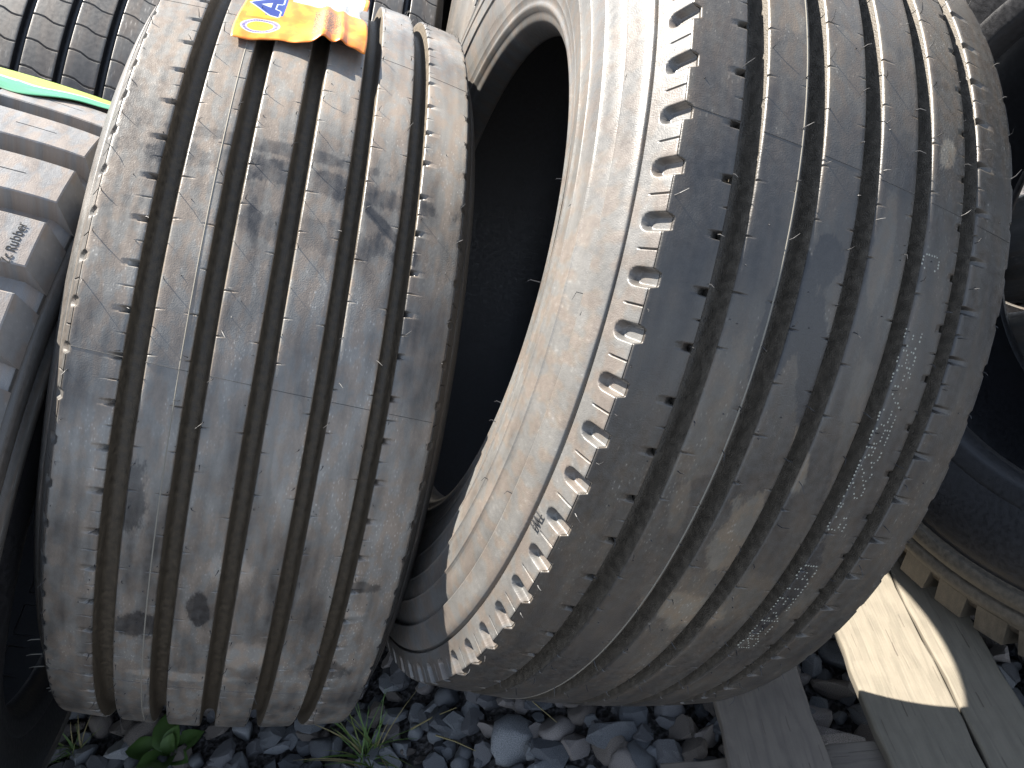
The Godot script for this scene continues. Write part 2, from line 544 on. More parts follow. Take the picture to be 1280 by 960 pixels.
func lug_tyre(called: String, label: String, group: String, c: Vector3, a: Vector3, n: int, mat: Material, ring_mat: Material, side: Material, liner: Material, spin: float) -> Node3D:
	var R := 0.5
	var root := thing(called, label, "tyre", tyre_frame(c, a, R), group)
	var up := Vector3(0, R, 0)
	var ang := []
	for i in 181:
		ang.append([-PI + TAU * i / 180.0, 0.0])
	var dp := 0.024
	part("tread_base", band([[-0.150, R - dp - 0.022], [-0.135, R - dp - 0.008], [-0.07, R - dp - 0.001], [0.0, R - dp], [0.07, R - dp - 0.001], [0.135, R - dp - 0.008], [0.150, R - dp - 0.022]], ang, true), mat, root, up)
	for s in [-1.0, 1.0]:
		var rg := [[0.1490, 0.4560], [0.1505, 0.4545], [0.1500, 0.4530], [0.1530, 0.4522], [0.1580, 0.4500], [0.1605, 0.4430], [0.1602, 0.4350], [0.1580, 0.4325], [0.1555, 0.4315], [0.1580, 0.4300], [0.1640, 0.4280], [0.1665, 0.4200], [0.1662, 0.4110], [0.1636, 0.4085], [0.1600, 0.4070], [0.1600, 0.4050]]
		part("shoulder_ring", band(mirrored(rg, s), ang, s > 0, 0.2, 0.8), ring_mat, root, up)
		var sw := [[0.1600, 0.4050], [0.1640, 0.3980], [0.1665, 0.3900], [0.1700, 0.3700], [0.1680, 0.3500], [0.1610, 0.3300], [0.1560, 0.3180]]
		part("sidewall", band(mirrored(sw, s), ang, s > 0, 0.2, 0.8), side, root, up)
		var bd := [[0.1560, 0.3180], [0.1565, 0.3130], [0.1530, 0.3060], [0.1520, 0.3000], [0.1480, 0.2940], [0.1350, 0.2870], [0.1250, 0.2860], [0.1200, 0.2900]]
		part("bead", band(mirrored(bd, s), ang, s > 0, 0.8, 1.0), side, root, up)
	var li := [[0.1200, 0.2900], [0.1300, 0.3050], [0.1420, 0.3400], [0.1460, 0.3800], [0.1400, 0.4200], [0.1200, 0.4400], [0.0600, 0.4550], [0.0, 0.4580], [-0.0600, 0.4550], [-0.1200, 0.4400], [-0.1400, 0.4200], [-0.1460, 0.3800], [-0.1420, 0.3400], [-0.1300, 0.3050], [-0.1200, 0.2900]]
	part("inner_liner", band(li, ang, false), liner, root, up)
	var step := TAU / n
	var right := block_mesh(0.030, 0.138, -step * 0.33, step * 0.33, R, 0.046, -step * 0.10, step * 0.008)
	var centre := block_mesh(-0.024, 0.024, -step * 0.36, step * 0.36, R, dp + 0.004, step * 0.12, 0.0)
	var left := block_mesh(-0.138, -0.030, -step * 0.33, step * 0.33, R, 0.046, -step * 0.10, step * 0.008)
	for i in n:
		for q in [[right, 0.0], [centre, 0.5], [left, 0.35]]:
			var o := part("tread_block", q[0], mat, root, up)
			o.rotation.x = spin + (i + float(q[1])) * step
	return root

# ---------------------------------------------------------------- small things
func stone_mesh(rng: RandomNumberGenerator, planes: int, round_: bool) -> ArrayMesh:
	var s := SphereMesh.new()
	s.radius = 1.0
	s.height = 2.0
	s.radial_segments = 11 if round_ else 9
	s.rings = 6 if round_ else 5
	var arr := s.get_mesh_arrays()
	var V: PackedVector3Array = arr[Mesh.ARRAY_VERTEX]
	var I: PackedInt32Array = arr[Mesh.ARRAY_INDEX]
	var pl := []
	for i in planes:
		pl.append([Vector3(rng.randfn(), rng.randfn(), rng.randfn()).normalized(), rng.randf_range(0.40, 0.80)])
	var st := SurfaceTool.new()
	st.begin(Mesh.PRIMITIVE_TRIANGLES)
	st.set_smooth_group(0 if round_ else -1)
	for i in V.size():
		var p := V[i]
		for k in 2:
			for q in pl:
				var over: float = p.dot(q[0]) - q[1]
				if over > 0:
					p -= q[0] * over
		V[i] = p
	for i in I:
		st.add_vertex(V[i])
	st.generate_normals()
	return st.commit()

func ground_y(x: float, z: float) -> float:
	var h := -0.035 + 0.035 * smoothstep(-0.75, -0.45, x) + 0.17 * smoothstep(-0.38, 0.22, x)
	return h

func blade_mesh(rng: RandomNumberGenerator, L: float, w: float, outv: Vector3, droop: float) -> ArrayMesh:
	var st := SurfaceTool.new()
	st.begin(Mesh.PRIMITIVE_TRIANGLES)
	var side := outv.cross(Vector3.UP).normalized()
	var prev := []
	for i in 7:
		var q := i / 6.0
		var c := outv * L * (q * 0.35 + q * q * droop) + Vector3.UP * L * (q - 0.45 * droop * q * q)
		var ww := w * (1.0 - q * q) * (0.7 + 0.6 * q * (1.0 - q)) + 0.0002
		var row := [c - side * ww, c - Vector3.UP * ww * 0.5, c + side * ww]
		if i > 0:
			for j in 2:
				for v in [prev[j], prev[j + 1], row[j + 1], prev[j], row[j + 1], row[j]]:
					st.add_vertex(v)
		prev = row
	st.generate_normals()
	return st.commit()

func leaf_mesh(L: float, w: float, curl: float, lobes: float) -> ArrayMesh:
	var P := PackedVector3Array()
	var U := PackedVector2Array()
	for i in 9:
		var q := i / 8.0
		var ww := w * pow(sin(PI * clampf(q * 0.97 + 0.03, 0, 1)), 0.7) * (1.0 + lobes * sin(q * 20.0))
		for j in 5:
			var s := (j - 2) / 2.0
			P.append(Vector3(s * ww, curl * L * q * q * -1.0 + absf(s) * ww * 0.35 + 0.02 * L * sin(q * 9.0 + s * 3.0), -q * L))
			U.append(Vector2(s, q))
	return grid(9, 5, P, U, PackedVector2Array(), true)

func board_mesh(sx: float, sy: float, sz: float, rng: RandomNumberGenerator) -> ArrayMesh:
	# a board with worn edges, long side along z
	var P := PackedVector3Array()
	var U := PackedVector2Array()
	var b := 0.003
	var loop := [[-sx / 2 + b, sy], [sx / 2 - b, sy], [sx / 2 - b * 0.3, sy - b * 0.4], [sx / 2, sy - b], [sx / 2, b], [sx / 2 - b, 0], [-sx / 2 + b, 0], [-sx / 2, b], [-sx / 2, sy - b], [-sx / 2 + b * 0.3, sy - b * 0.4], [-sx / 2 + b, sy]]
	var n := 41
	var ph := rng.randf() * 10.0
	for q in loop:
		for i in n:
			var z := lerpf(-sz / 2, sz / 2, i / (n - 1.0))
			var wx := 0.0012 * sin(i * 0.9 + ph) + 0.0008 * sin(i * 2.3 + ph * 2.0)
			var k: float = wx if absf(q[0]) > sx / 2 - b * 0.9 else wx * 0.5
			P.append(Vector3(q[0] + signf(q[0]) * k, q[1] + 0.0006 * sin(i * 0.5 + ph), z))
			U.append(Vector2(q[0] + q[1], z))
	var side := grid(loop.size(), n, P, U, PackedVector2Array(), true)
	var st := SurfaceTool.new()
	st.begin(Mesh.PRIMITIVE_TRIANGLES)
	st.append_from(side, 0, Transform3D.IDENTITY)
	var bm := BoxMesh.new()
	bm.size = Vector3(sx - 2 * b, sy - 2 * b, 0.002)
	st.append_from(bm, 0, Transform3D(Basis.IDENTITY, Vector3(0, sy / 2, -sz / 2)))
	st.append_from(bm, 0, Transform3D(Basis.IDENTITY, Vector3(0, sy / 2, sz / 2)))
	return st.commit()

func wood(sd: int, a: Color, b: Color) -> StandardMaterial3D:
	var w := 256
	var h := 1024
	var n1 := noise_bytes(w, h, sd, 0.02, 3)
	var n2 := noise_bytes(w, h, sd + 1, 0.2, 2)
	var data := PackedByteArray()
	var hd := PackedByteArray()
	data.resize(w * h * 3)
	hd.resize(w * h)
	for y in h:
		for x in w:
			var i := y * w + x
			var bend := n1[(y / 6) * w + x] / 255.0
			var gsmall := n2[((y / 24) % h) * w + x] / 255.0
			var rings := 0.5 + 0.5 * sin((x * 0.11 + bend * 14.0))
			rings = pow(rings, 2.0)
			var f := 0.5 * rings + 0.5 * gsmall
			var crack := smoothstep(0.80, 0.9, gsmall) * 0.75
			var dirt := smoothstep(0.3, 0.75, n1[i] / 255.0)
			var c := a.lerp(b, clampf(f * 0.8 + dirt * 0.25, 0, 1))
			c = c.lerp(Color(0.20, 0.17, 0.14), crack * 0.6)
			data[i * 3] = int(c.r * 255)
			data[i * 3 + 1] = int(c.g * 255)
			data[i * 3 + 2] = int(c.b * 255)
			hd[i] = int(clampf(0.75 - 0.35 * f - crack * 0.4, 0, 1) * 255)
	var m := StandardMaterial3D.new()
	m.albedo_texture = tex(w, h, Image.FORMAT_RGB8, data)
	m.heightmap_enabled = true
	m.heightmap_texture = tex(w, h, Image.FORMAT_L8, hd)
	m.heightmap_scale = 0.12
	m.roughness = 0.85
	m.uv1_scale = Vector3(6.0, 1.2, 1.0)
	return m

const DOTS := {
	"3": ["11110", "00001", "00001", "01110", "00001", "00001", "11110"],
	"8": ["01110", "10001", "10001", "01110", "10001", "10001", "01110"],
	"5": ["11111", "10000", "11110", "00001", "00001", "10001", "01110"],
	"/": ["00001", "00010", "00010", "00100", "01000", "01000", "10000"],
	"R": ["11110", "10001", "10001", "11110", "10100", "10010", "10001"],
	"2": ["01110", "10001", "00001", "00110", "01000", "10000", "11111"],
	".": ["00000", "00000", "00000", "00000", "00000", "01100", "01100"],
	"G": ["01110", "10001", "10000", "10111", "10001", "10001", "01110"],
	"T": ["11111", "00100", "00100", "00100", "00100", "00100", "00100"],
	"E": ["11111", "10000", "10000", "11110", "10000", "10000", "11111"],
	"4": ["00010", "00110", "01010", "10010", "11111", "00010", "00010"],
	"0": ["01110", "10001", "10011", "10101", "11001", "10001", "01110"],
	"C": ["01110", "10001", "10000", "10000", "10000", "10001", "01110"],
}

# dotted code printed on a rib: runs down the tyre, letter tops towards +x
func dot_code(root: Node3D, text: String, th0: float, th1: float, off_mid: float, height: float, mat: Material, rng: RandomNumberGenerator) -> void:
	var st := SurfaceTool.new()
	st.begin(Mesh.PRIMITIVE_TRIANGLES)
	var R := 0.5
	var per := deg_to_rad(th1 - th0) / text.length()
	for i in text.length():
		var g: Array = DOTS[text[i]]
		for row in 7:
			for col in 5:
				if g[row][col] != "1" or rng.randf() < 0.16:
					continue
				var t := deg_to_rad(th0) + per * (i + 0.12 + 0.76 * col / 4.0) + rng.randf_range(-1, 1) * 0.0006
				var o := off_mid + height * (0.5 - row / 6.0) + rng.randf_range(-1, 1) * 0.0003
				var r := R - 0.010 * (o / 0.155) * (o / 0.155) + 0.00035
				var rad := rng.randf_range(0.0007, 0.0011)
				var cpt := ring(o, r + 0.0002, t)
				var tx := Vector3.RIGHT
				var ty := Vector3(0, -sin(t), cos(t))
				var nn := Vector3(0, cos(t), sin(t))
				for k in 6:
					var a0 := TAU * k / 6.0
					var a1 := TAU * (k + 1) / 6.0
					st.add_vertex(cpt)
					st.add_vertex(cpt + (tx * cos(a1) + ty * sin(a1)) * rad - nn * 0.0006)
					st.add_vertex(cpt + (tx * cos(a0) + ty * sin(a0)) * rad - nn * 0.0006)
	st.generate_normals()
	part("printed_code", st.commit(), mat, root, Vector3(0, R, 0))

func inside_poly(p: Vector2, poly: PackedVector2Array) -> bool:
	return Geometry2D.is_point_in_polygon(p, poly)

# the print of the orange label, u across the tread, v up round the tyre
func label_texture() -> ImageTexture:
	var w := 512
	var h := 640
	var n := noise_bytes(w, h, 71, 0.012, 4)
	var n2 := noise_bytes(w, h, 72, 0.09, 3)
	var im := Image.create(w, h, false, Image.FORMAT_RGB8)
	var letter := SystemFont.new()
	# letter outlines: the text reads up the label; x = v direction
	var apex := []
	var A_outer := PackedVector2Array([Vector2(22, 395), Vector2(118, 330), Vector2(150, 330), Vector2(150, 375), Vector2(126, 382), Vector2(126, 425), Vector2(150, 436), Vector2(150, 480), Vector2(118, 470)])
	var A_hole := PackedVector2Array([Vector2(66, 398), Vector2(108, 380), Vector2(108, 416)])
	var R_outer := PackedVector2Array([Vector2(40, 318), Vector2(150, 300), Vector2(150, 262), Vector2(112, 268), Vector2(110, 244), Vector2(150, 215), Vector2(150, 178), Vector2(98, 224), Vector2(84, 205), Vector2(58, 205), Vector2(40, 232)])
	var R_hole := PackedVector2Array([Vector2(66, 290), Vector2(88, 284), Vector2(86, 240), Vector2(72, 236), Vector2(64, 250)])
	var I_outer := PackedVector2Array([Vector2(40, 168), Vector2(150, 142), Vector2(150, 108), Vector2(40, 132)])
	for y in h:
		for x in w:
			var p := Vector2(x, y)
			var q := n[y * w + x] / 255.0
			var c := Color(0.78, 0.41, 0.07).lerp(Color(0.82, 0.47, 0.10), smoothstep(0.3, 0.7, q))
			if x > 28 and x < 152 and y > 60 and y < 492:
				c = Color(0.66, 0.52, 0.07)
			if x > 96 and x < 168 and y > 60 and y < 470:
				c = Color(0.11, 0.19, 0.42)
			for pair in [[A_outer, A_hole], [R_outer, R_hole], [I_outer, PackedVector2Array()]]:
				var near := false
				for dxy in [Vector2(6, 0), Vector2(-6, 0), Vector2(0, 6), Vector2(0, -6)]:
					if inside_poly(p + dxy, pair[0]):
						near = true
						break
				if near:
					c = Color(0.60, 0.63, 0.66)
				if inside_poly(p, pair[0]) and not (pair[1].size() > 0 and inside_poly(p, pair[1])):
					c = Color(0.07, 0.15, 0.40)
			var e := Vector2((x - 96) / 74.0, (y - 552) / 50.0).length()
			if e < 1.0:
				c = Color(0.30, 0.27, 0.42)
				if e > 0.9 or (e < 0.74 and e > 0.66):
					c = Color(0.58, 0.56, 0.57)
				if e <= 0.66:
					c = Color(0.66, 0.52, 0.07)
				if e < 0.2 and absf(y - 552) < 5:
					c = Color(0.62, 0.46, 0.12)
				if e > 0.74 and e < 0.9 and int(atan2(y - 552.0, x - 92.0) * 9.0) % 2 == 0:
					c = Color(0.42, 0.39, 0.5)
			if x > 186 and x < 492 and y > 40 and y < 330 + 6 * (n2[y * w + x] / 255.0):
				c = Color(0.62, 0.62, 0.61)
				if x > 225 and x < 290 and y > 180 and y < 270 and n2[y * w + x] > 132 and (int(y / 9) % 2 == 0):
					c = Color(0.45, 0.45, 0.46)
				if x > 330 and x < 470 and y > 210 and y < 310 and n2[(y * 2 % h) * w + x] > 150:
					c = Color(0.42, 0.43, 0.46)
			# scuffed and torn print over the fold
			if x > 292 and x < 400 and y > 380 and y < 592:
				var s := n2[y * w + (x * 2) % w] / 255.0
				if s > 0.56:
					c = Color(0.20, 0.15, 0.13)
				elif s > 0.50:
					c = Color(0.55, 0.28, 0.10)
				elif s < 0.36:
					c = Color(0.62, 0.52, 0.34)
			c = c * (0.92 + 0.12 * q)
			im.set_pixel(x, y, c)
	return ImageTexture.create_from_image(im)

# a sheet stuck on a tyre: top and underside a little apart, edges closed
func sheet_mesh(o0: float, o1: float, t0: Callable, t1: Callable, lift: Callable, nx: int, ny: int, thick: float, shape: Callable) -> ArrayMesh:
	var P := PackedVector3Array()
	var U := PackedVector2Array()
	var I := PackedInt32Array()
	for layer in 2:
		for j in ny:
			for i in nx:
				var u := i / (nx - 1.0)
				var v := j / (ny - 1.0)
				var o: float = lerpf(o0, o1, u) + float(shape.call(v)) * (u - 0.5)
				var t := deg_to_rad(lerpf(t0.call(u), t1.call(u), v))
				var r := 0.5 - 0.010 * (o / 0.155) * (o / 0.155) + float(lift.call(u, v)) - (thick if layer == 1 else 0.0)
				P.append(ring(o, r, t))
				U.append(Vector2(u, v))
	var base := nx * ny
	for j in ny - 1:
		for i in nx - 1:
			var a := j * nx + i
			I.append_array([a, a + nx, a + 1, a + 1, a + nx, a + nx + 1])
			a += base
			I.append_array([a, a + 1, a + nx, a + 1, a + nx + 1, a + nx])
	for i in nx - 1:
		var a := i
		I.append_array([a, a + 1, a + base, a + 1, a + base + 1, a + base])
		a = (ny - 1) * nx + i
		I.append_array([a, a + base, a + 1, a + 1, a + base, a + base + 1])
	for j in ny - 1:
		var a := j * nx
		I.append_array([a, a + base, a + nx, a + nx, a + base, a + base + nx])
		a = j * nx + nx - 1
		I.append_array([a, a + nx, a + base, a + nx, a + nx + base, a + base])
	var st := SurfaceTool.new()
	st.begin(Mesh.PRIMITIVE_TRIANGLES)
	st.set_smooth_group(0)
	for k in I:
		st.set_uv(U[k])
		st.add_vertex(P[k])
	st.generate_normals()
	return st.commit()

# ----------------------------------------------------------------
func _ready() -> void:
	# camera
	var cam := Camera3D.new()
	cam.name = "camera"
	cam.transform = Transform3D(Basis(Vector3(0.9990, -0.0302, 0.0223), Vector3(0.0373, 0.8018, -0.5964), Vector3(0.0001, 0.5967, 0.8025)).orthonormalized(), Vector3(0, 1.1851, 0))
	cam.fov = 50.885
	cam.near = 0.02
	cam.far = 300.0
	add_child(cam)
	cam.current = true
	# sky
	var we := WorldEnvironment.new()
	we.name = "world_environment"
	var env := Environment.new()
	env.background_mode = Environment.BG_SKY
	var sky := Sky.new()
	var sm := ProceduralSkyMaterial.new()
	sm.sky_top_color = Color(0.43, 0.48, 0.56)
	sm.sky_horizon_color = Color(0.74, 0.77, 0.80)
	sm.sky_curve = 0.18
	sm.ground_bottom_color = Color(0.20, 0.19, 0.18)
	sm.ground_horizon_color = Color(0.45, 0.44, 0.42)
	sky.sky_material = sm
	env.sky = sky
	env.tonemap_mode = Environment.TONE_MAPPER_LINEAR
	env.tonemap_exposure = 4.9
	env.sdfgi_enabled = true
	env.ssao_enabled = true
	env.ssil_enabled = true
	we.environment = env
	add_child(we)
	# sun
	var sun := DirectionalLight3D.new()
	sun.name = "sun"
	sun.light_energy = 1.6
	sun.light_color = Color(1.0, 0.97, 0.925)
	sun.light_angular_distance = 0.5
	sun.shadow_enabled = true
	add_child(sun)
	var cb := cam.transform.basis
	var to_sun := (cb * Vector3(-0.57, 0.80, 0.20)).normalized()
	sun.look_at_from_position(to_sun * 20.0, Vector3.ZERO)

	base_textures()
	var rng := RandomNumberGenerator.new()
	rng.seed = 4711

	# ------------------------------------------------ ground
	var gP := PackedVector3Array()
	var gU := PackedVector2Array()
	var xs := [-120.0, -20.0, -5.0, -2.0, -1.2]
	for i in 60:
		xs.append(-0.95 + i * 0.03)
	xs.append_array([1.2, 2.0, 5.0, 20.0, 120.0])
	var zs := [-200.0, -40.0, -10.0, -4.0, -2.0, -1.2, -1.0]
	for i in 24:
		zs.append(-0.9 + i * 0.03)
	zs.append_array([0.0, 1.0, 5.0, 20.0, 120.0])
	for z in zs:
		for x in xs:
			gP.append(Vector3(x, ground_y(x, z) - 0.016, z))
			gU.append(Vector2(x, z) * 2.0)
	var soil := StandardMaterial3D.new()
	var soil_n := noise_bytes(512, 512, 31, 0.08, 4)
	var soil_d := PackedByteArray()
	soil_d.resize(512 * 512 * 3)
	for i in 512 * 512:
		var v := soil_n[i] / 255.0
		var sc := Color(0.16, 0.15, 0.145).lerp(Color(0.33, 0.32, 0.32), smoothstep(0.35, 0.7, v))
		soil_d[i * 3] = int(sc.r * 255)
		soil_d[i * 3 + 1] = int(sc.g * 255)
		soil_d[i * 3 + 2] = int(sc.b * 255)
	soil.albedo_texture = tex(512, 512, Image.FORMAT_RGB8, soil_d)
	soil.roughness = 0.95
	soil.heightmap_enabled = true
	soil.heightmap_texture = tex(512, 512, Image.FORMAT_L8, soil_n)
	soil.heightmap_scale = 0.6
	var gr := part("ground", grid(zs.size(), xs.size(), gP, gU, PackedVector2Array(), false), soil, self)
	gr.set_meta("kind", "structure")

	# gravel: stones told apart in the strip the picture shows, the rest as one
	var stone_mats := []
	var stone_n := noise_bytes(256, 256, 51, 0.09, 4)
	for col in [Color(0.43, 0.44, 0.45), Color(0.35, 0.36, 0.375), Color(0.50, 0.51, 0.52), Color(0.43, 0.40, 0.375), Color(0.39, 0.39, 0.40), Color(0.53, 0.505, 0.49)]:
		var sd := PackedByteArray()
		sd.resize(256 * 256 * 3)
		for i in 256 * 256:
			var v := 0.62 + 0.95 * (stone_n[i] / 255.0 - 0.3)
			sd[i * 3] = int(clampf(col.r * v, 0, 1) * 255)
			sd[i * 3 + 1] = int(clampf(col.g * v, 0, 1) * 255)
			sd[i * 3 + 2] = int(clampf(col.b * v, 0, 1) * 255)
		var m := StandardMaterial3D.new()
		m.albedo_texture = tex(256, 256, Image.FORMAT_RGB8, sd)
		m.uv1_triplanar = true
		m.uv1_scale = Vector3(1.1, 1.1, 1.1)
		m.roughness = 0.9
		stone_mats.append(m)
	var stone_meshes := []
	for i in 14:
		stone_meshes.append(stone_mesh(rng, 11 if i < 11 else 5, i >= 11))
	var near := []
	var rest := []
	var sx := -1.15
	while sx < 0.95:
		var sz := -1.5
		while sz < -0.2:
			var x := sx + rng.randf_range(-0.014, 0.014)
			var z := sz + rng.randf_range(-0.014, 0.014)
			var big := rng.randf_range(0.013, 0.026) * (1.35 if rng.randf() < 0.18 else 1.0)
			var rec := [x, z, big, rng.randi() % stone_meshes.size(), rng.randi() % stone_mats.size(), rng.randf() * TAU, rng.randf_range(-0.5, 0.5), rng.randf_range(0.55, 0.9), rng.randf_range(0.8, 1.35)]
			if z > -0.75 and z < -0.54 and x > -0.70 and x < 0.52:
				near.append(rec)
			else:
				rest.append(rec)
			sz += 0.0275
		sx += 0.0290
	while near.size() > 295:
		rest.append(near.pop_at(rng.randi() % near.size()))
	var stone_xf := func(q: Array) -> Transform3D:
		var b := Basis(Vector3.UP, q[5]) * Basis(Vector3.RIGHT, q[6]) * Basis.from_scale(Vector3(q[8], q[7], 1.0) * q[2])
		return Transform3D(b, Vector3(q[0], ground_y(q[0], q[1]) - 0.014 + q[2] * 0.55, q[1]))
	for q in near:
		var s := part("stone", stone_meshes[q[3]], stone_mats[q[4]], gr)
		s.transform = stone_xf.call(q)
	for k in stone_mats.size():
		var pick := []
		for q in rest:
			if q[4] == k:
				pick.append(q)
		var mm := MultiMesh.new()
		mm.transform_format = MultiMesh.TRANSFORM_3D
		mm.mesh = stone_meshes[k * 2]
		mm.instance_count = pick.size()
		for i in pick.size():
			mm.set_instance_transform(i, stone_xf.call(pick[i]))
		var mi := MultiMeshInstance3D.new()
		mi.name = "gravel"
		mi.multimesh = mm
		mi.material_override = stone_mats[k]
		mi.set_meta("kind", "stuff")
		gr.add_child(mi, true)

	# ------------------------------------------------ the pallet
	var tilt := atan(0.15)
	var pal := thing("wooden_pallet", "weathered wooden pallet boards on the gravel beside the wide tyre", "pallet", Transform3D(Basis(Vector3.BACK, tilt), Vector3(0.25, 0.245, -0.5)))
	var wood_a := wood(81, Color(0.40, 0.37, 0.335), Color(0.33, 0.305, 0.28))
	var wood_b := wood(91, Color(0.41, 0.385, 0.34), Color(0.345, 0.325, 0.285))
	part("board", board_mesh(0.112, 0.021, 0.95, rng), wood_a, pal, Vector3(0.044, 0, -0.15))
	part("board", board_mesh(0.099, 0.021, 1.1, rng), wood_b, pal, Vector3(0.212, 0, -0.25))
	var bo := part("board", board_mesh(0.067, 0.021, 1.1, rng), wood_b, pal, Vector3(0.297, 0, -0.25))
	bo.rotation.y = 0.004
	part("board", board_mesh(0.10, 0.021, 1.1, rng), wood_a, pal, Vector3(0.42, 0, -0.25))
	for z in [0.045, -0.5]:
		var cb2 := part("cross_board", board_mesh(0.10, 0.021, 0.62, rng), wood_a, pal, Vector3(0.22, -0.0225, z))
		cb2.rotation.y = PI / 2

	# ------------------------------------------------ materials of the tyres
	var dust_c := Color(0.50, 0.488, 0.465)
	var pale_c := Color(0.66, 0.655, 0.64)
	var map1 := dust_map(2048, 512, 101, 0.54, [
		[84.7, -0.025, 26, 11, 0.1, -0.45, 0.5], [18.0, 0.0, 110, 170, 0.0, 0.22, 0.7], [36.0, 0.0, 14, 150, 0.0, -0.22, 0.7, 2.0], [42.0, 0.02, 18, 90, 0.0, -0.18, 0.8, -2.0], [72.0, -0.09, 40, 16, 0.1, -0.3, 0.8], [88.0, -0.075, 20, 26, 0.0, -0.35, 0.6],
		[79.0, 0.0, 22, 22, 0.0, 0.35, 1.0], [92.0, 0.03, 26, 30, 0.0, 0.35, 0.9], [66.0, 0.03, 60, 14, 0.1, 0.2, 1.2],
		[45.0, -0.06, 50, 30, 0.3, 0.2, 1.2], [33.0, -0.02, 8, 120, 0.0, -0.2, 0.5], [40.0, 0.09, 34, 10, 1.2, -0.3, 0.5], [80.0, 0.12, 8, 22, 0.2, -0.4, 0.6], [84.0, 0.115, 6, 20, 0.1, 0.3, 0.6], [97.0, -0.03, 10, 60, 0.0, 0.35, 0.8], [95.0, 0.11, 20, 26, 0.0, -0.35, 0.5]],
		dust_c, pale_c, 0, 0, 0.36)
	var map2 := dust_map(2048, 512, 202, 0.18, [
		[62.7, -0.050, 60, 20, -0.1, -0.7, 0.35], [72.0, -0.085, 70, 22, 0.0, 0.16, 0.8], [30.0, 0.02, 60, 130, 0.0, 0.14, 0.8], [90.0, 0.01, 40, 90, 0.0, 0.14, 0.9], [70.0, 0.035, 60, 12, 0.2, 0.16, 0.9], [66.0, -0.015, 52, 15, 0.25, -0.6, 0.5], [57.0, -0.028, 20, 16, 0.0, -0.5, 0.5],
		[82.0, -0.02, 44, 20, 0.0, 0.35, 0.9], [74.0, 0.002, 30, 9, 0.4, 0.4, 0.8], [40.0, 0.0, 40, 120, 0.0, 0.12, 1.0],
		[92.0, -0.02, 22, 40, 0.0, 0.3, 1.0], [80.0, -0.08, 26, 10, 0.2, 0.18, 0.9], [44.0, 0.075, 14, 9, 0.0, 0.5, 1.3], [36.0, -0.085, 30, 26, 0.0, 0.2, 1.0], [55.0, 0.02, 60, 10, 0.0, 0.18, 1.0], [88.0, 0.06, 60, 16, 0.0, -0.3, 0.6]],
		Color(0.46, 0.435, 0.385), pale_c, 0, 0, 0.36)
	var map_side := dust_map(2048, 128, 303, 0.85, [], Color(0.365, 0.362, 0.355), Color(0.44, 0.436, 0.43), 0, 0.55, 0.36)
	var map_back := dust_map(512, 256, 404, 0.24, [], dust_c, pale_c, 0, 0, 0.36)
	var black := Color(0.235, 0.232, 0.232)
	var tread1 := rubber(black, 0.47, map1)
	var tread2 := rubber(black, 0.52, map2)
	var groove1 := rubber(Color(0.40, 0.355, 0.29), 0.85, null, 0.05)
	var groove2 := rubber(Color(0.40, 0.37, 0.325), 0.85, null, 0.08)
	var side2 := rubber(black, 0.55, map_side, 0.02)
	var side1 := rubber(black, 0.62, map_back, 0.02)
	var liner := rubber(Color(0.21, 0.21, 0.225), 0.7, null)
	var back_mat := rubber(Color(0.22, 0.22, 0.225), 0.6, map_back)
	var clean := rubber(Color(0.16, 0.16, 0.17), 0.6, null)
	var hair := plain(Color(0.17, 0.17, 0.175), 0.55)
	var line_mat := plain(Color(0.42, 0.405, 0.37), 0.85)
	var seam_mat := rubber(Color(0.24, 0.24, 0.24), 0.7, null)

	# ------------------------------------------------ the two wide tyres in front
	var c1 := Vector3(-0.351, 0.522, -0.982)
	var a1 := Vector3(0.940, -0.325, -0.107)
	var t1 := rib_tyre("highway_tyre", "dusty six-ribbed black tyre with orange label on its tread", "six-ribbed tyres leaning in a row", c1, a1,
		{"half": 0.158, "gap": 0.0525, "gws": [1.12, 1.0, 1.0, 0.95, 0.95], "mat": tread1, "groove_mat": groove1, "side_mat": side1, "liner_mat": liner, "hair_mat": hair, "nks": [0.4, 0.3], "seed": 5, "pimples": 60, "right_cuts": false})
	mould_lines(t1, 0.158, 0.0525, -0.0685, [14.0, 58.5, 100.0], line_mat, seam_mat)
	var c2 := Vector3(0.094, 0.643, -0.918)
	var a2 := Vector3(0.916, -0.382, -0.127)
	var t2 := rib_tyre("highway_tyre", "six-ribbed black tyre with notched sunlit sidewall and dotted white code", "six-ribbed tyres leaning in a row", c2, a2,
		{"half": 0.1555, "gap": 0.0517, "gws": [1.05, 1.0, 1.0, 0.95, 0.95], "mat": tread2, "groove_mat": groove2, "side_mat": side2, "liner_mat": liner, "hair_mat": hair, "nks": [1.0, 0.4], "seed": 9, "pimples": 90, "right_cuts": true})
	mould_lines(t2, 0.1555, 0.0517, -0.0625, [49.0], line_mat, seam_mat)
	var dotm := plain(Color(0.52, 0.52, 0.48), 0.8)
	dot_code(t2, "385/55R22.5", 60.6, 80.4, 0.0665, 0.0165, dotm, rng)
	dot_code(t2, "GTE430", 84.3, 97.5, 0.0655, 0.0165, dotm, rng)
	dot_code(t2, "C", 53.8, 55.4, 0.068, 0.0165, dotm, rng)
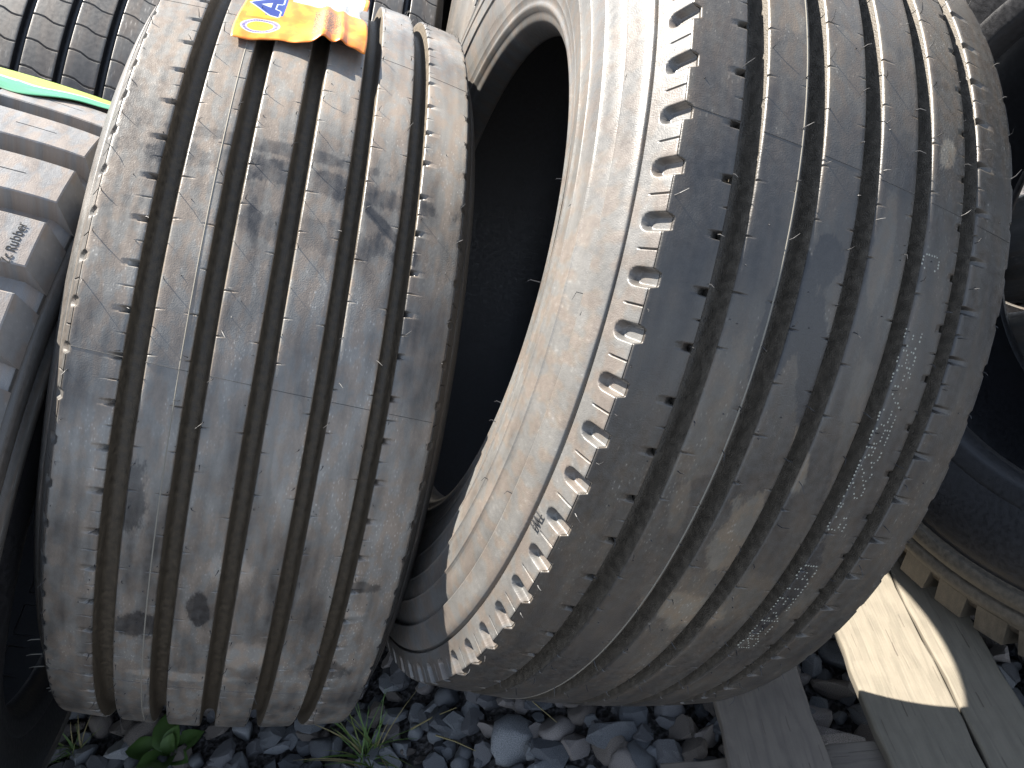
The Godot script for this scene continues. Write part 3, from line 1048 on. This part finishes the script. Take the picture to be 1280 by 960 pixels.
	# long rubber whiskers on the sidewall
	for q in [[64.6, -0.168, 0.306, 0.016, 0.3], [64.8, -0.176, 0.432, 0.012, 1.2], [66.0, -0.172, 0.441, 0.010, 1.5], [36.0, -0.170, 0.355, 0.008, 0.8], [38.0, -0.176, 0.383, 0.008, 0.9], [42.5, -0.173, 0.440, 0.010, 1.0], [87.0, -0.166, 0.308, 0.012, 0.4], [90.0, -0.168, 0.316, 0.010, 0.5], [91.0, -0.183, 0.392, 0.010, 1.2], [88.0, -0.177, 0.430, 0.009, 1.0], [47.0, -0.167, 0.309, 0.010, 0.2], [20.0, -0.182, 0.375, 0.008, 0.4], [10.0, -0.183, 0.395, 0.008, 0.5], [-8.0, -0.180, 0.365, 0.008, 0.5], [55.0, -0.182, 0.385, 0.007, 0.6]]:
		var t := deg_to_rad(q[0])
		var P := PackedVector3Array()
		var I := PackedInt32Array()
		var b := ring(q[1] + 0.001, q[2], t)
		var dv := Vector3(-0.9, -cos(t) * 0.5, -sin(t) * 0.5).normalized()
		var tg := Vector3(0, -sin(t), cos(t))
		add_hair(P, I, b, b + dv * q[3] * 0.6, b + dv * q[3] * 0.75 + tg * q[3] * 0.45 * q[4], 0.0005)
		part("whisker", hair_mesh(P, I), hair, t2, Vector3(0, 0.5, 0))
	# wear mark letters on the shoulder
	var tm := TextMesh.new()
	var fnt := SystemFont.new()
	fnt.font_names = PackedStringArray(["Droid Sans"])
	tm.font = fnt
	tm.text = "TWI"
	tm.font_size = 32
	tm.pixel_size = 0.00030
	tm.depth = 0.0008
	var twi := part("raised_letters", tm, hair, t2)
	var tt := deg_to_rad(87.0)
	var tw_n := Vector3(-0.93, 0.37 * cos(tt), 0.37 * sin(tt)).normalized()
	var tw_x := Vector3(0, -sin(tt), cos(tt))
	twi.transform = Transform3D(Basis(tw_x, tw_n.cross(tw_x), tw_n), Vector3(0, 0.5, 0) + ring(-0.1672, 0.4665, tt))
	# whiskers at the far lower edge of the label tyre
	for q in [[96.0, 0.011], [99.5, 0.014], [103.0, 0.014], [112.0, 0.006], [114.0, 0.006]]:
		var t := deg_to_rad(q[0])
		var P := PackedVector3Array()
		var I := PackedInt32Array()
		var b := ring(-0.166, 0.474, t)
		var dv := Vector3(-1.0, 0.15 * cos(t), 0.15 * sin(t)).normalized()
		var tg := Vector3(0, -sin(t), cos(t))
		add_hair(P, I, b, b + dv * q[1] * 0.7, b + dv * q[1] + tg * 0.002, 0.0006)
		part("whisker", hair_mesh(P, I), plain(Color(0.4, 0.4, 0.38), 0.6), t1, Vector3(0, 0.5, 0))

	# ------------------------------------------------ orange label
	var lab := StandardMaterial3D.new()
	lab.albedo_texture = label_texture()
	lab.roughness = 0.42
	var lift := func(u: float, v: float) -> float:
		var fold := 0.006 * exp(-pow((u - 0.66) / 0.045, 2.0)) + 0.004 * exp(-pow((u - 0.80) / 0.03, 2.0))
		var curl := 0.010 * smoothstep(0.45, 1.0, v) * smoothstep(0.25, 0.75, u) + 0.004 * smoothstep(0.8, 1.0, v)
		var edge := 0.004 * smoothstep(0.9, 1.0, u) * sin(v * 11.0)
		return 0.0016 + fold * smoothstep(0.1, 0.9, v) + curl + edge + 0.0003 * sin(u * 23.0 + v * 7.0) + 0.0002 * sin(u * 41.0 - v * 13.0)
	var lb_root := thing("tyre_label", "creased orange and yellow paper label stuck across the tread ribs", "label", tyre_frame(c1, a1, 0.5))
	lb_root.position += lb_root.basis.y * 1.0
	var lm := sheet_mesh(-0.083, 0.042, func(u: float) -> float: return -6.0 - 1.0 * u, func(u: float) -> float: return lerpf(19.0, 16.8, u) + 0.25 * sin(u * 15.0), lift, 61, 51, 0.00035, func(v: float) -> float: return 0.004 * sin(v * 9.0))
	part("paper_sheet", lm, lab, lb_root, Vector3(0, -0.5, 0))

	# ------------------------------------------------ lug tyre on the left
	var c3 := Vector3(-0.719, 0.493, -0.801)
	var a3 := Vector3(0.932, -0.355, -0.078)
	var lug_map := dust_map(512, 512, 505, 0.9, [], Color(0.48, 0.48, 0.48), Color(0.57, 0.57, 0.56), 0, 0.4, 0.36)
	var lug_mat := rubber(Color(0.34, 0.34, 0.345), 0.6, lug_map, 0.03)
	var t3 := lug_tyre("lug_tyre", "chunky block-tread tyre with green sticker left of the labelled tyre", "block-tread tyres", c3, a3, 38, lug_mat, side1, clean, liner, deg_to_rad(21.1 + 0.5) - 0.0)
	lug_tyre("lug_tyre", "block-tread tyre just beyond the left edge, next to the green-stickered one", "block-tread tyres", c3 - a3 * 0.36 + Vector3(0, 0.01, 0.20), a3, 38, lug_mat, side1, clean, liner, 0.0)
	# printed maker's words on one block
	var ink := plain(Color(0.035, 0.035, 0.035), 0.8)
	var words := TextMesh.new()
	words.font = fnt
	words.text = "Zc Rubber"
	words.font_size = 34
	words.pixel_size = 0.00030
	words.depth = 0.0004
	words.horizontal_alignment = HORIZONTAL_ALIGNMENT_CENTER
	var wt := deg_to_rad(21.3)
	var wo := part("printed_words", words, ink, t3)
	var w_n := Vector3(0.124, cos(wt), sin(wt)).normalized()
	var w_x := Vector3(0, sin(wt), -cos(wt))
	wo.transform = Transform3D(Basis(w_x, w_n.cross(w_x), w_n), Vector3(0, 0.5, 0) + ring(0.1225, 0.49245, wt))
	# slits in the blocks
	var slit_m := BoxMesh.new()
	slit_m.size = Vector3(0.030, 0.001, 0.0012)
	# green sticker
	var gs := thing("tyre_sticker", "torn lime green and teal sticker on top of the block-tread tyre", "sticker", tyre_frame(c3, a3, 0.5))
	gs.position += gs.basis.y * 1.0
	var gim := Image.create(128, 256, false, Image.FORMAT_RGB8)
	var gn := noise_bytes(128, 256, 61, 0.03, 3)
	for y in 256:
		for x in 128:
			var q := gn[y * 128 + x] / 255.0
			var v := y / 255.0 + (q - 0.5) * 0.08
			var cc := Color(0.50, 0.57, 0.22)
			if v > 0.62 and v < 0.68:
				cc = Color(0.6, 0.64, 0.56)
			elif v >= 0.68:
				cc = Color(0.24, 0.50, 0.38)
			if v > 0.2 and v < 0.34 and (x / 5 + y / 9) % 3 == 0 and q > 0.5:
				cc = Color(0.34, 0.45, 0.10)
			gim.set_pixel(x, y, cc * (0.85 + 0.25 * q))
	var gmat := StandardMaterial3D.new()
	gmat.albedo_texture = ImageTexture.create_from_image(gim)
	gmat.roughness = 0.5
	part("paper_sheet", sheet_mesh(-0.10, 0.134, func(u: float) -> float: return -22.0, func(u: float) -> float: return lerpf(-5.5, -11.5, smoothstep(0.55, 1.0, u)) + 0.4 * sin(u * 21.0), func(u: float, v: float) -> float: return 0.0014 + 0.001 * sin(u * 19.0) * v + 0.003 * smoothstep(0.7, 1.0, u) * v, 41, 15, 0.0003, func(v: float) -> float: return 0.0), gmat, gs, Vector3(0, -0.5, 0))

	# ------------------------------------------------ lug tyre at the lower right
	var dusty5 := rubber(Color(0.40, 0.365, 0.31), 0.75, null, 0.05)
	var a5 := Vector3(0.848, -0.306, -0.434)
	var c5 := Vector3(0.663, 0.792, -0.733) + a5 * 0.138
	lug_tyre("lug_tyre", "dark block-tread tyre standing on the pallet behind the wide tyre", "block-tread tyres", c5, a5, 56, dusty5, dusty5, clean, liner, 0.02)

	# ------------------------------------------------ tyres in the row behind
	var a4 := Vector3(0.936, -0.335, -0.10)
	back_tyre("ribbed tyre with zigzag slits standing behind the block-tread tyre", Vector3(-0.866, 0.50, -1.80), a4, back_mat, side1, liner, clean)
	var t4: Node3D = get_child(get_child_count() - 1)
	var spots := [[Vector3(-0.425, 0.52, -1.90), "ribbed tyre seen in the gap above the labelled tyre"], [Vector3(-0.02, 0.60, -1.97), "dusty ribbed tyre glimpsed behind the top of the coded tyre"], [Vector3(0.90, 0.68, -1.30), "dark ribbed tyre in the shade behind the coded tyre"], [Vector3(1.11, 0.67, -1.73), "ribbed tyre farthest back at the upper right edge"]]
	for s in spots:
		var d: Node3D = t4.duplicate()
		d.name = numbered("slit_rib_tyre")
		add_child(d, true)
		d.transform = tyre_frame(s[0], a4 if s[0].x < 0.5 else a5, 0.5)
		d.set_meta("label", s[1])

	plants(rng)

func back_tyre(label: String, c: Vector3, a: Vector3, mat: Material, side: Material, liner: Material, dark: Material) -> void:
	var R := 0.5
	var root := thing("slit_rib_tyre", label, "tyre", tyre_frame(c, a, R), "ribbed tyres in the row behind")
	var up := Vector3(0, R, 0)
	var fine := [0.0, 0.03, 0.06, 0.3, 0.6, 0.94, 0.97]
	var ang := angle_list(64, fine, 0.0, -60.0, 130.0)
	var half := 0.155
	var sp := 0.066
	var gw := 0.0068
	var edges := [-half, -1.5 * sp - gw, -1.5 * sp + gw, -0.5 * sp - gw, -0.5 * sp + gw, 0.5 * sp - gw, 0.5 * sp + gw, 1.5 * sp - gw, 1.5 * sp + gw, half]
	for k in 5:
		part("tread_rib", rib_mesh(edges[k * 2], edges[k * 2 + 1], R, 0.008, {"zig": 0.022}, ang), mat, root, up)
	for k in 4:
		var l: float = edges[k * 2 + 1]
		var r: float = edges[k * 2 + 2]
		var prof := []
		for q in [[-1.0, 0.0012], [-0.85, 0.011], [-0.6, 0.015], [0.0, 0.016], [0.6, 0.015], [0.85, 0.011], [1.0, 0.0012]]:
			var o := (l + r) * 0.5 + (r - l) * 0.5 * float(q[0])
			prof.append([o, R - 0.008 * (o / 0.155) * (o / 0.155) - float(q[1])])
		part("tread_groove", band(prof, ang, true), dark, root, up)
	for s in [-1.0, 1.0]:
		part("sidewall", band(mirrored([[0.155, 0.4905], [0.1565, 0.489], [0.166, 0.462], [0.1745, 0.440], [0.181, 0.41], [0.182, 0.38], [0.175, 0.345], [0.168, 0.32]], s), ang, s > 0, 0.2, 0.8), side, root, up)
		part("bead", band(mirrored([[0.168, 0.32], [0.166, 0.306], [0.160, 0.296], [0.146, 0.288], [0.134, 0.286], [0.129, 0.289]], s), ang, s > 0, 0.8, 1.0), side, root, up)
	part("inner_liner", band([[-0.129, 0.289], [-0.145, 0.32], [-0.16, 0.385], [-0.14, 0.45], [-0.06, 0.47], [0.0, 0.472], [0.06, 0.47], [0.14, 0.45], [0.16, 0.385], [0.145, 0.32], [0.129, 0.289]], ang, false), liner, root, up)

func plants(rng: RandomNumberGenerator) -> void:
	var green := plain(Color(0.28, 0.38, 0.16), 0.6)
	green.backlight_enabled = true
	green.backlight = Color(0.18, 0.25, 0.06)
	var straw := plain(Color(0.50, 0.46, 0.32), 0.8)
	var olive := plain(Color(0.36, 0.40, 0.20), 0.7)
	var leafm := plain(Color(0.21, 0.31, 0.11), 0.65)
	leafm.backlight_enabled = true
	leafm.backlight = Color(0.08, 0.14, 0.03)
	# grass tufts
	for g in [[-0.235, -0.640, 46, 0.085, "grass tuft growing in the gravel below the two wide tyres"], [-0.72, -0.70, 22, 0.05, "small grass tuft in the dark left corner"]]:
		var at := Vector3(g[0], ground_y(g[0], g[1]) - 0.012, g[1])
		var r := thing("grass_tuft", g[4], "grass", Transform3D(Basis.IDENTITY, at), "grass tufts in the gravel")
		for i in g[2]:
			var an := rng.randf() * TAU
			var o := Vector3(cos(an), 0, sin(an))
			var L := float(g[3]) * rng.randf_range(0.5, 1.15)
			var b := part("blade", blade_mesh(rng, L, rng.randf_range(0.0010, 0.0018), o, rng.randf_range(0.15, 0.75)), [green, green, olive, straw][rng.randi() % 4], r)
			b.position = Vector3(rng.randf_range(-1, 1), 0, rng.randf_range(-1, 1)) * 0.014
	# broad-leaved weed under the label tyre
	var wy := ground_y(-0.55, -0.665) - 0.01
	var weed := thing("broad_leaf_weed", "broad-leaved green weed growing under the labelled tyre", "weed", Transform3D(Basis.IDENTITY, Vector3(-0.555, wy, -0.672)))
	for q in [[0.3, 0.065, 0.020, 0.6], [1.35, 0.075, 0.020, 0.35], [2.3, 0.05, 0.016, 0.8], [3.4, 0.055, 0.018, 0.9], [4.3, 0.045, 0.015, 0.6], [5.3, 0.06, 0.019, 0.5], [-0.4, 0.05, 0.016, 1.0], [5.9, 0.04, 0.014, 1.2]]:
		var l := part("leaf", leaf_mesh(q[1], q[2], 0.25, 0.08), leafm, weed)
		l.transform = Transform3D(Basis(Vector3.UP, q[0]) * Basis(Vector3.RIGHT, q[3]), Vector3(0, 0.006, 0))
	# small round-leaved seedling
	var sy := ground_y(0.09, -0.655)
	var seed_ := thing("seedling", "tiny bright green round-leaved seedling below the coded tyre", "weed", Transform3D(Basis.IDENTITY, Vector3(0.088, sy - 0.006, -0.648)))
	for q in [[1.3, 0.022, 0.011, 0.6], [-1.2, 0.024, 0.012, 0.5], [-0.3, 0.014, 0.007, 0.8]]:
		var l := part("leaf", leaf_mesh(q[1], q[2], 0.15, 0.05), leafm, seed_)
		l.transform = Transform3D(Basis(Vector3.UP, q[0]) * Basis(Vector3.RIGHT, q[3]), Vector3(0, 0.012, 0))
	var stm := PackedVector3Array()
	var sti := PackedInt32Array()
	add_hair(stm, sti, Vector3.ZERO, Vector3(0.001, 0.007, 0), Vector3(0, 0.014, 0), 0.0012)
	part("stem", hair_mesh(stm, sti), leafm, seed_)
	# dry stalks
	var labels := ["dry pale stalk lying on the gravel left of the seedling", "thin dry stalk lying across the gravel under the coded tyre", "bent straw on the stones beside the pallet", "straw lying on dark stones below the coded tyre", "pale splinter along the edge of the grey pallet board", "short dry stem between stones by the grass tuft"]
	var ends := [[Vector3(-0.17, 0, -0.66), Vector3(-0.10, 0, -0.675)], [Vector3(-0.03, 0, -0.70), Vector3(0.045, 0, -0.61)], [Vector3(0.13, 0, -0.655), Vector3(0.22, 0, -0.615)], [Vector3(0.0, 0, -0.665), Vector3(0.035, 0, -0.69)], [Vector3(0.352, 0.058, -0.545), Vector3(0.364, 0.066, -0.42)], [Vector3(-0.13, 0, -0.64), Vector3(-0.07, 0, -0.60)]]
	for i in 6:
		var p: Vector3 = ends[i][0]
		var q: Vector3 = ends[i][1]
		p.y += ground_y(p.x, p.z) + 0.014
		q.y += ground_y(q.x, q.z) + 0.014
		var P := PackedVector3Array()
		var I := PackedInt32Array()
		var d := q - p
		add_hair(P, I, Vector3.ZERO, d * 0.5 + Vector3(0, 0.004, 0), d, 0.0022 if i == 4 else 0.0013)
		var o := thing("dry_stalk", labels[i], "stalk", Transform3D(Basis.IDENTITY, p), "dry stalks on the gravel")
		part("stem", hair_mesh(P, I), straw, o)
